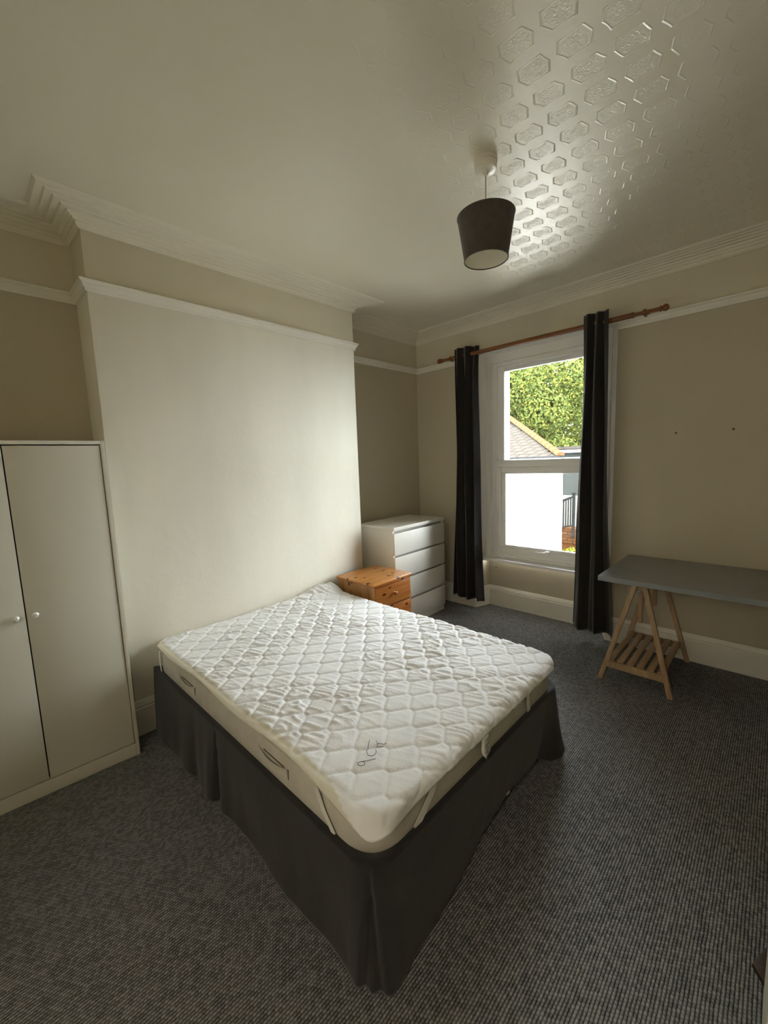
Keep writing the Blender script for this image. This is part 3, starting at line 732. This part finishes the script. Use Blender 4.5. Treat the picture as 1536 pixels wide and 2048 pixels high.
MB().box((-hw+.014, -hd+.006, .05), (hw-.014, hd-.012, .06)).build('bottom_panel', M['pineside'], pc)
for k in range(3):
    z1 = .612-k*.187; z0 = z1-.172
    MB().box((-hw+.0, -hd-.001, z1+.001), (hw, -hd+.016, z1+.010)).build('rail', M['pinefront'], pc, bevel=.0015)
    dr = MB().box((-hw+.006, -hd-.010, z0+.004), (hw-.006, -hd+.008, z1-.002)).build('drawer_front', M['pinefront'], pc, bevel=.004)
    MB().lathe([(0, -.034), (.010, -.033), (.0165, -.027), (.017, -.020), (.010, -.012), (.008, -.006), (.013, -.002), (.013, .002)], (0, -hd-.010, (z0+z1)/2+.005), 18, 'y', False).build('knob', M['pinefront'], dr, smooth=True)

# ------------------------------------------------------------------ table on trestles
tb = empty('table_top', (-.41, -2.62, .743)); tag(tb, 'grey laminate table top resting on wooden trestles against the window wall', 'table')
MB().box((-.385, -.75, 0), (.385, .75, .034)).build('board', M['tabletop'], tb, bevel=.0015)
MB().box((-.3862, -.7512, .002), (-.3852, .7512, .032)).build('edge_band', M['tableedge'], tb)
MB().box((-.3862, .7501, .002), (.3862, .7512, .032)).build('edge_band', M['tableedge'], tb)
def trestle(label, first=None, y=-2.085):
    if first:
        r = first.copy(); COL.objects.link(r); r.location.y = y; r['label'] = label
        for c in first.children:
            d = c.copy(); COL.objects.link(d); d.parent = r
            for g in c.children: e = g.copy(); COL.objects.link(e); e.parent = d
        return r
    r = empty('trestle', (-.37, y, 0)); tag(r, label, 'trestle', 'wooden trestles under the grey table')
    for sx in (-1, 1):
        xb, xt = sx*.325, sx*.26
        for sy in (-1, 1):
            # legs cut flat at the floor
            L = MB(); w, dpt = .031, .028
            for (cx, cy, z) in ((xb, sy*.210, 0), (xt, sy*.030, .700)):
                for a_, b2 in ((-1, -1), (1, -1), (1, 1), (-1, 1)): L.v.append((cx+a_*dpt/2, cy+b2*w/2, z))
            L.f += [(3, 2, 1, 0), (4, 5, 6, 7), (0, 1, 5, 4), (1, 2, 6, 5), (2, 3, 7, 6), (3, 0, 4, 7)]
            L.build('leg', M['beech'], r, bevel=.002)
        MB().bar((sx*.318, -.185, .118), (sx*.318, .185, .118), .022, .045, (0, 0, 1)).build('shelf_rail', M['beech'], r, bevel=.002)
        xi = sx*.238
        MB().box((xi-.011, -.075, .655), (xi+.011, .075, .700)).build('head_rail', M['beech'], r, bevel=.002)
        cp = MB().box((xi-sx*.022-.010, -.013, .43), (xi-sx*.022+.010, .013, .715)).build('centre_post', M['beech'], r, bevel=.002)
        MB().lathe([(0, -.016), (.013, -.016), (.013, -.006), (.006, -.004), (.005, .05), (0, .05)], (xi+sx*.018, 0, .66), 14, 'x', False).build('bolt', M['chrome'], r, smooth=True)
    MB().box((-.300, -.030, .714), (.300, .030, .7425)).build('top_beam', M['beechx'], r, bevel=.002)
    for k in range(6):
        y_ = -.150+k*.060
        MB().box((-.306, y_-.020, .140), (.306, y_+.020, .152)).build('shelf_slat', M['beechx'], r, bevel=.0015)
    return r
tr1 = trestle('natural wood trestle with slatted shelf beside the dark curtain')
trestle('natural wood trestle with slatted shelf at the far right table end', tr1, -3.10)

# ------------------------------------------------------------------ pendant light
LX, LY = -1.918, -1.675
pdn = empty('pendant_light', (LX, LY, ZC)); tag(pdn, 'ceiling pendant with a taupe tapered drum shade and white rose', 'lamp')
MB().lathe([(0, 0), (.052, 0), (.053, -.018), (.050, -.022), (.050, -.044), (.046, -.050), (.020, -.053), (.011, -.060), (.006, -.072), (0, -.072)], seg=36, cap=False).build('ceiling_rose', M['plastic'], pdn, smooth=True)
zt, zb_, rt, rb = 2.712-ZC, 2.523-ZC, .130, .100
MB().tube([(0, 0, -.06), (0, 0, zt-.028)], .0033, 8).build('flex', M['flex'], pdn, smooth=True)
sh = MB().lathe([(rt, zt), (rb, zb_), (rb-.0015, zb_), (rt-.0015, zt), (rt, zt)], seg=64, cap=False).build('shade', M['shade'], pdn, smooth=True)
MB().lathe([(rt-.0020, zt-.002), (rb-.0020, zb_+.002), (rb-.003, zb_+.002), (rt-.003, zt-.002), (rt-.0020, zt-.002)], seg=64, cap=False).build('shade_lining', M['shadein'], sh, smooth=True)
for r_, z_ in ((rt, zt), (rb, zb_)):
    MB().tube([(r_*math.cos(t), r_*math.sin(t), z_) for t in np.linspace(0, 2*math.pi, 65)], .0024, 6).build('rim', M['shade'], sh, smooth=True)
sp_ = MB(); zs = zt-.045
for k in range(3):
    a_ = 2*math.pi*k/3+.4; sp_.tube([(.022*math.cos(a_), .022*math.sin(a_), zs), ((rt-.012)*math.cos(a_), (rt-.012)*math.sin(a_), zs)], .0022, 6)
sp_.tube([(.022*math.cos(t), .022*math.sin(t), zs) for t in np.linspace(0, 2*math.pi, 25)], .0022, 6)
sp_.build('shade_carrier', M['plastic'], sh, smooth=True)
MB().lathe([(0, zt-.025), (.012, zt-.028), (.018, zt-.04), (.019, zt-.075), (.0195, zt-.10), (.015, zt-.10), (0, zt-.10)], seg=24, cap=False).build('lamp_holder', M['plastic'], pdn, smooth=True)

# ------------------------------------------------------------------ closed door in the unseen right wall; low cabinet standing in for a cream upright, wooden block beside it
dr_ = empty('door_1', (DX0, YR-.06, 0), 0); dr_['kind'] = 'structure'
MB().box((.02, -.02, .012), (.83, .02, 2.03)).build('leaf', M['door'], dr_, bevel=.003)
MB().tube([(.09, .02, 1.02), (.09, .06, 1.02), (.12, .062, 1.02), (.20, .062, 1.02)], .008, 8).build('door_handle', M['chrome'], dr_, smooth=True)
cab = empty('cabinet_stand_in', (-2.43, -2.995, 0)); tag(cab, 'cream painted low cabinet standing in for an unidentified cream upright at the bottom right edge', 'cabinet')
MB().box((-.14, -.21, .0), (.14, .21, .70)).build('body', M['door'], cab, bevel=.004)
MB().box((-.145, -.215, .70), (.145, .215, .72)).build('top', M['door'], cab, bevel=.004)
MB().box((-.156, -.19, .04), (-.14, .19, .68)).build('door', M['door'], cab, bevel=.003)
MB().lathe([(0, -.026), (.012, -.022), (.012, -.014), (.006, -.006), (.006, .002)], (-.156, .15, .42), 14, 'x', False).build('knob', M['knob'], cab, smooth=True)
wg = MB(); wg.v = [(-2.275, -2.80, 0), (-2.17, -2.86, 0), (-2.11, -2.80, 0), (-2.212, -2.757, 0), (-2.275, -2.80, .014), (-2.17, -2.86, .034), (-2.11, -2.80, .036), (-2.212, -2.757, .016)]
wg.f = [(3, 2, 1, 0), (4, 5, 6, 7), (0, 1, 5, 4), (1, 2, 6, 5), (2, 3, 7, 6), (3, 0, 4, 7)]
w_ = wg.build('wooden_block', M['darkwood'], bevel=.003, org=(-2.23, -2.80, 0)); tag(w_, 'dark brown wooden block lying on the carpet at the bottom right', 'wooden block')

# ------------------------------------------------------------------ outside
struct(MB().box((.31, -30, -2.6), (60, 40, -2.5)).build('ground', M['paving']))
ho = empty('neighbour_house', (5.0, 3.0, -2.5)); tag(ho, 'low white rendered house with a hipped slate roof outside the window', 'house')
def hl(mb): mb.v = [(x-5.0, y-3.0, z+2.5) for x, y, z in mb.v]; return mb
HY0 = .575
hl(MB().prism([(5.0, HY0), (9.0, HY0+4.0), (9.0, 9.0), (5.0, 9.0)], -2.5, 1.50)).build('wall', M['render_white'], ho)
# hipped roof planes: eave along y at x=4.85, hip from the near corner going (+x,+y,+z)
EX, EY, EZ = 4.86, HY0-.02, 1.60; SL = .47
run = 2.3; RX, RY = EX+run, EY+run; RZ = EZ+run*SL
rf = hl(MB()); s = MB(); s.v = [(EX, EY, EZ-.06), (EX, 9.0, EZ-.06), (RX, 9.0, RZ-.06), (RX, RY, RZ-.06), (EX+2*run, EY+2*run, EZ-.06), (EX+2*run, 9.0, EZ-.06)]
s.f = [(0, 3, 2, 1), (0, 4, 3), (3, 4, 5, 2), (0, 1, 5, 4), (1, 2, 5)]
roof = hl(s).build('roof', M['slate'], ho)
hl(MB().box((EX-.02, EY, EZ-.16), (EX+.02, 9.0, EZ-.03))).build('fascia', M['gutter'], ho)
hl(MB().tube([(EX-.06, EY-.02, EZ-.06), (EX-.06, 9.0, EZ-.06)], .045, 10)).build('gutter', M['gutter'], ho, smooth=True)
for k in range(6):
    hl(MB().box((EX-.115, EY+.12+k*.38, EZ-.10), (EX-.02, EY+.15+k*.38, EZ-.02))).build('gutter_bracket', M['gutter'], ho)
hl(MB().tube([(EX-.05, EY+.02, EZ-.10), (EX+.0, EY+.02, EZ-.25), (5.0-.05, EY+.02, EZ-.35), (5.0-.05, EY+.02, -2.5)], .035, 10)).build('downpipe', M['render_white'], ho, smooth=True)
# slates: shared mesh
hyp = math.hypot(1, SL); course = .165; tw = .24
sm_ = MB().box((0, 0, 0), (.235, tw-.008, .014)).build('slate', M['slate'], ho); sm = sm_.data
ang = -math.atan(SL); first = True
for r_ in range(11):
    x = EX+r_*course/hyp; z = EZ+r_*course/hyp*SL
    off_ = (r_ % 2)*tw/2
    for c in range(14):
        y = EY+off_+c*tw
        if y < EY+(x-EX)+.0: continue
        o = sm_ if first else bpy.data.objects.new('slate', sm)
        if not first: COL.objects.link(o); o.parent = ho
        first = False
        o.location = (x-5.0, y-3.0, z+2.5-.035+random.uniform(-.0015, .0015)); o.rotation_euler = (random.uniform(-.003, .003), ang+.03, 0)
hm = None
for k in range(16):
    t = k*.15; x, y, z = EX+t, EY+t, EZ+t*SL
    if hm is None:
        s = MB(); d = Vector((1, 1, SL)).normalized(); a_ = d.cross(Vector((0, 0, 1))).normalized(); u_ = a_.cross(d)
        n = 8
        for e_ in (0, .27):
            for j in range(n+1): q = math.pi*j/n; s.v.append(tuple(d*e_ + a_*math.cos(q)*(.085-.02*e_) + u_*math.sin(q)*(.075-.03*e_)))
        for j in range(n): s.f.append((j, j+1, n+1+j+1, n+1+j))
        s.f.append(tuple(range(n+1))); s.f.append(tuple(n+1+j for j in reversed(range(n+1)))); s.f.append((0, n+1, 2*n+1, n))
        h0 = s.build('hip_tile', M['hip'], ho, smooth=True); hm = h0.data; o = h0
    else: o = bpy.data.objects.new('hip_tile', hm); COL.objects.link(o); o.parent = ho
    o.location = (x-5.0, y-3.0, z+2.5-.01)

og = empty('outbuilding', (12, 2.2, -2.5)); tag(og, 'grey brick outbuilding with a low flat roof behind the white house', 'building')
def ol(mb): mb.v = [(x-12, y-2.2, z+2.5) for x, y, z in mb.v]; return mb
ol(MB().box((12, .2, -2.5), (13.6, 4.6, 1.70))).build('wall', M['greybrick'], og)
ol(MB().box((11.85, .1, 1.70), (13.7, 4.7, 1.80))).build('fascia', M['gutter'], og)
ol(MB().box((11.80, .05, 1.80), (13.75, 4.75, 1.90))).build('roof_edge', M['slate'], og)
ol(MB().tube([(11.82, .1, 1.72), (11.82, 4.7, 1.72)], .05, 8)).build('gutter', M['render_white'], og, smooth=True)

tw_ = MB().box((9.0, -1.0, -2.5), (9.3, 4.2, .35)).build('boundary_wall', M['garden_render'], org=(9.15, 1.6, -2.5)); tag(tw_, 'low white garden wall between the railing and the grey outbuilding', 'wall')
rl = empty('metal_railing', (7.5, 1.3, -.6)); tag(rl, 'grey metal railing with thin upright bars beside the white house', 'railing')
def rll(mb): mb.v = [(x-7.5, y-1.3, z+.6) for x, y, z in mb.v]; return mb
rll(MB().bar((7.5, 1.65, .30), (7.5, 1.20, .50), .07, .055)).build('handrail', M['railing'], rl, bevel=.008)
rll(MB().bar((7.5, 1.65, -.41), (7.5, 1.20, -.27), .04, .035)).build('bottom_rail', M['railing'], rl)
rll(MB().box((7.46, 1.17, -.62), (7.54, 1.225, .56)).box((7.45, 1.16, .56), (7.55, 1.235, .60))).build('post', M['railing'], rl)
bar = None
for k in range(7):
    y = 1.275+k*.062; z0 = -.27-(y-1.2)*.31; z1 = .50-(y-1.2)*.44
    rll(MB().box((7.488, y-.013, z0), (7.512, y+.013, z1))).build('baluster', M['railing'], rl)
st_ = empty('brick_step', (7.6, 1.35, -2.5)); tag(st_, 'orange brick plinth below the grey railing outside', 'brick plinth')
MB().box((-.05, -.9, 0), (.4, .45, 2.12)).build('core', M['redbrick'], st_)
bmh = None
for r_ in range(5):
    for c in range(5):
        y = -.9+.0+c*.26+(r_ % 2)*.13-.0; z = 2.12-.082*(r_+1)
        if bmh is None: o = MB().box((-.075, 0, 0), (.03, .245, .068)).build('brick', M['redbrick'], st_, bevel=.004); bmh = o.data
        else: o = bpy.data.objects.new('brick', bmh); COL.objects.link(o); o.parent = st_
        o.location = (random.uniform(-.008, .008), y, z+.004)

def leafmesh(name, blobs, n, size, m1, m2, parent, seed):
    r = np.random.RandomState(seed); B = np.array(blobs); w = B[:, 3]**2; w /= w.sum()
    idx = r.choice(len(B), n, p=w); d = r.normal(size=(n, 3)); d /= np.linalg.norm(d, axis=1)[:, None]
    rad = B[idx, 3]*(.62+.42*r.rand(n)**.8)
    C = B[idx, :3]+d*rad[:, None]*np.array([1, 1, .9])
    N = d+r.normal(size=(n, 3))*.7; N /= np.linalg.norm(N, axis=1)[:, None]
    T = np.cross(N, r.normal(size=(n, 3))); T /= np.linalg.norm(T, axis=1)[:, None]; Bt = np.cross(N, T)
    s = size*(.6+.8*r.rand(n))[:, None]
    q = np.stack([C-T*s, C-Bt*s*.55+N*s*.12, C+T*s, C+Bt*s*.55+N*s*.12], 1).reshape(-1, 3)
    me = bpy.data.meshes.new(name); F = np.arange(4*n).reshape(n, 4)
    me.from_pydata(q.tolist(), [], F.tolist()); me.materials.append(m1); me.materials.append(m2)
    me.polygons.foreach_set('material_index', (r.rand(n) < .35).astype(np.int32))
    o = bpy.data.objects.new(name, me); COL.objects.link(o); o.parent = parent; o['kind'] = 'stuff'
    return o
def tree(name, label, loc, blobs, n, size, m1, m2, seed, trunk_h):
    t = empty(name, loc); tag(t, label, 'tree', 'garden trees beyond the house')
    lm = leafmesh('foliage', blobs, n, size, m1, m2, t, seed)
    MB().lathe([(.28, 0), (.2, trunk_h*.5), (.12, trunk_h), (.05, trunk_h+1.5)], seg=12).build('trunk', M['bark'], t, smooth=True)
    r = random.Random(seed); b = MB()
    for B in blobs[:14]: b.tube([(0, 0, trunk_h*.7), (B[0]*.5, B[1]*.5, (B[2]+trunk_h*.7)/2+.2), (B[0], B[1], B[2])], .05, 5)
    b.build('branch', M['bark'], t, smooth=True)
    return t
def blobs(seed, n, sx, sy, z0, z1, r0, r1):
    r = random.Random(seed); out = []
    for _ in range(n):
        a_ = r.uniform(0, 2*math.pi); q = math.sqrt(r.random()); z = r.uniform(0, 1); w = math.sin(math.pi*(.18+.72*z))
        out.append((math.cos(a_)*q*sx*w, math.sin(a_)*q*sy*w, z0+(z1-z0)*z, r.uniform(r0, r1)))
    return out
tree('leafy_tree', 'big bright green leafy tree filling the upper window pane', (16.5, 7.6, -2.5), blobs(3, 60, 2.6, 3.6, 2.4, 9.4, .7, 1.3), 95000, .072, M['leaf'], M['leaf2'], 11, 3.6)
tree('leafy_tree', 'smaller yellow-green tree seen beside the right curtain edge', (24.4, 5.4, -2.5), blobs(5, 50, 2.6, 3.3, 2.4, 9.9, .8, 1.5), 60000, .10, M['leaf2'], M['leaf'], 12, 3.4)
sh_ = empty('garden_shrub', (6.45, .93, -2.5)); tag(sh_, 'bright yellow-green shrub low outside below the railing', 'shrub')
leafmesh('foliage', [(0, .1, 1.35, .42), (0, -.3, 1.3, .45), (0, .35, 1.25, .38), (0, -.1, 1.55, .32)], 7000, .035, M['leaf3'], M['leaf2'], sh_, 5)
MB().tube([(0, 0, 0), (.02, .02, 1.2)], .03, 6).build('stem', M['bark'], sh_, smooth=True)
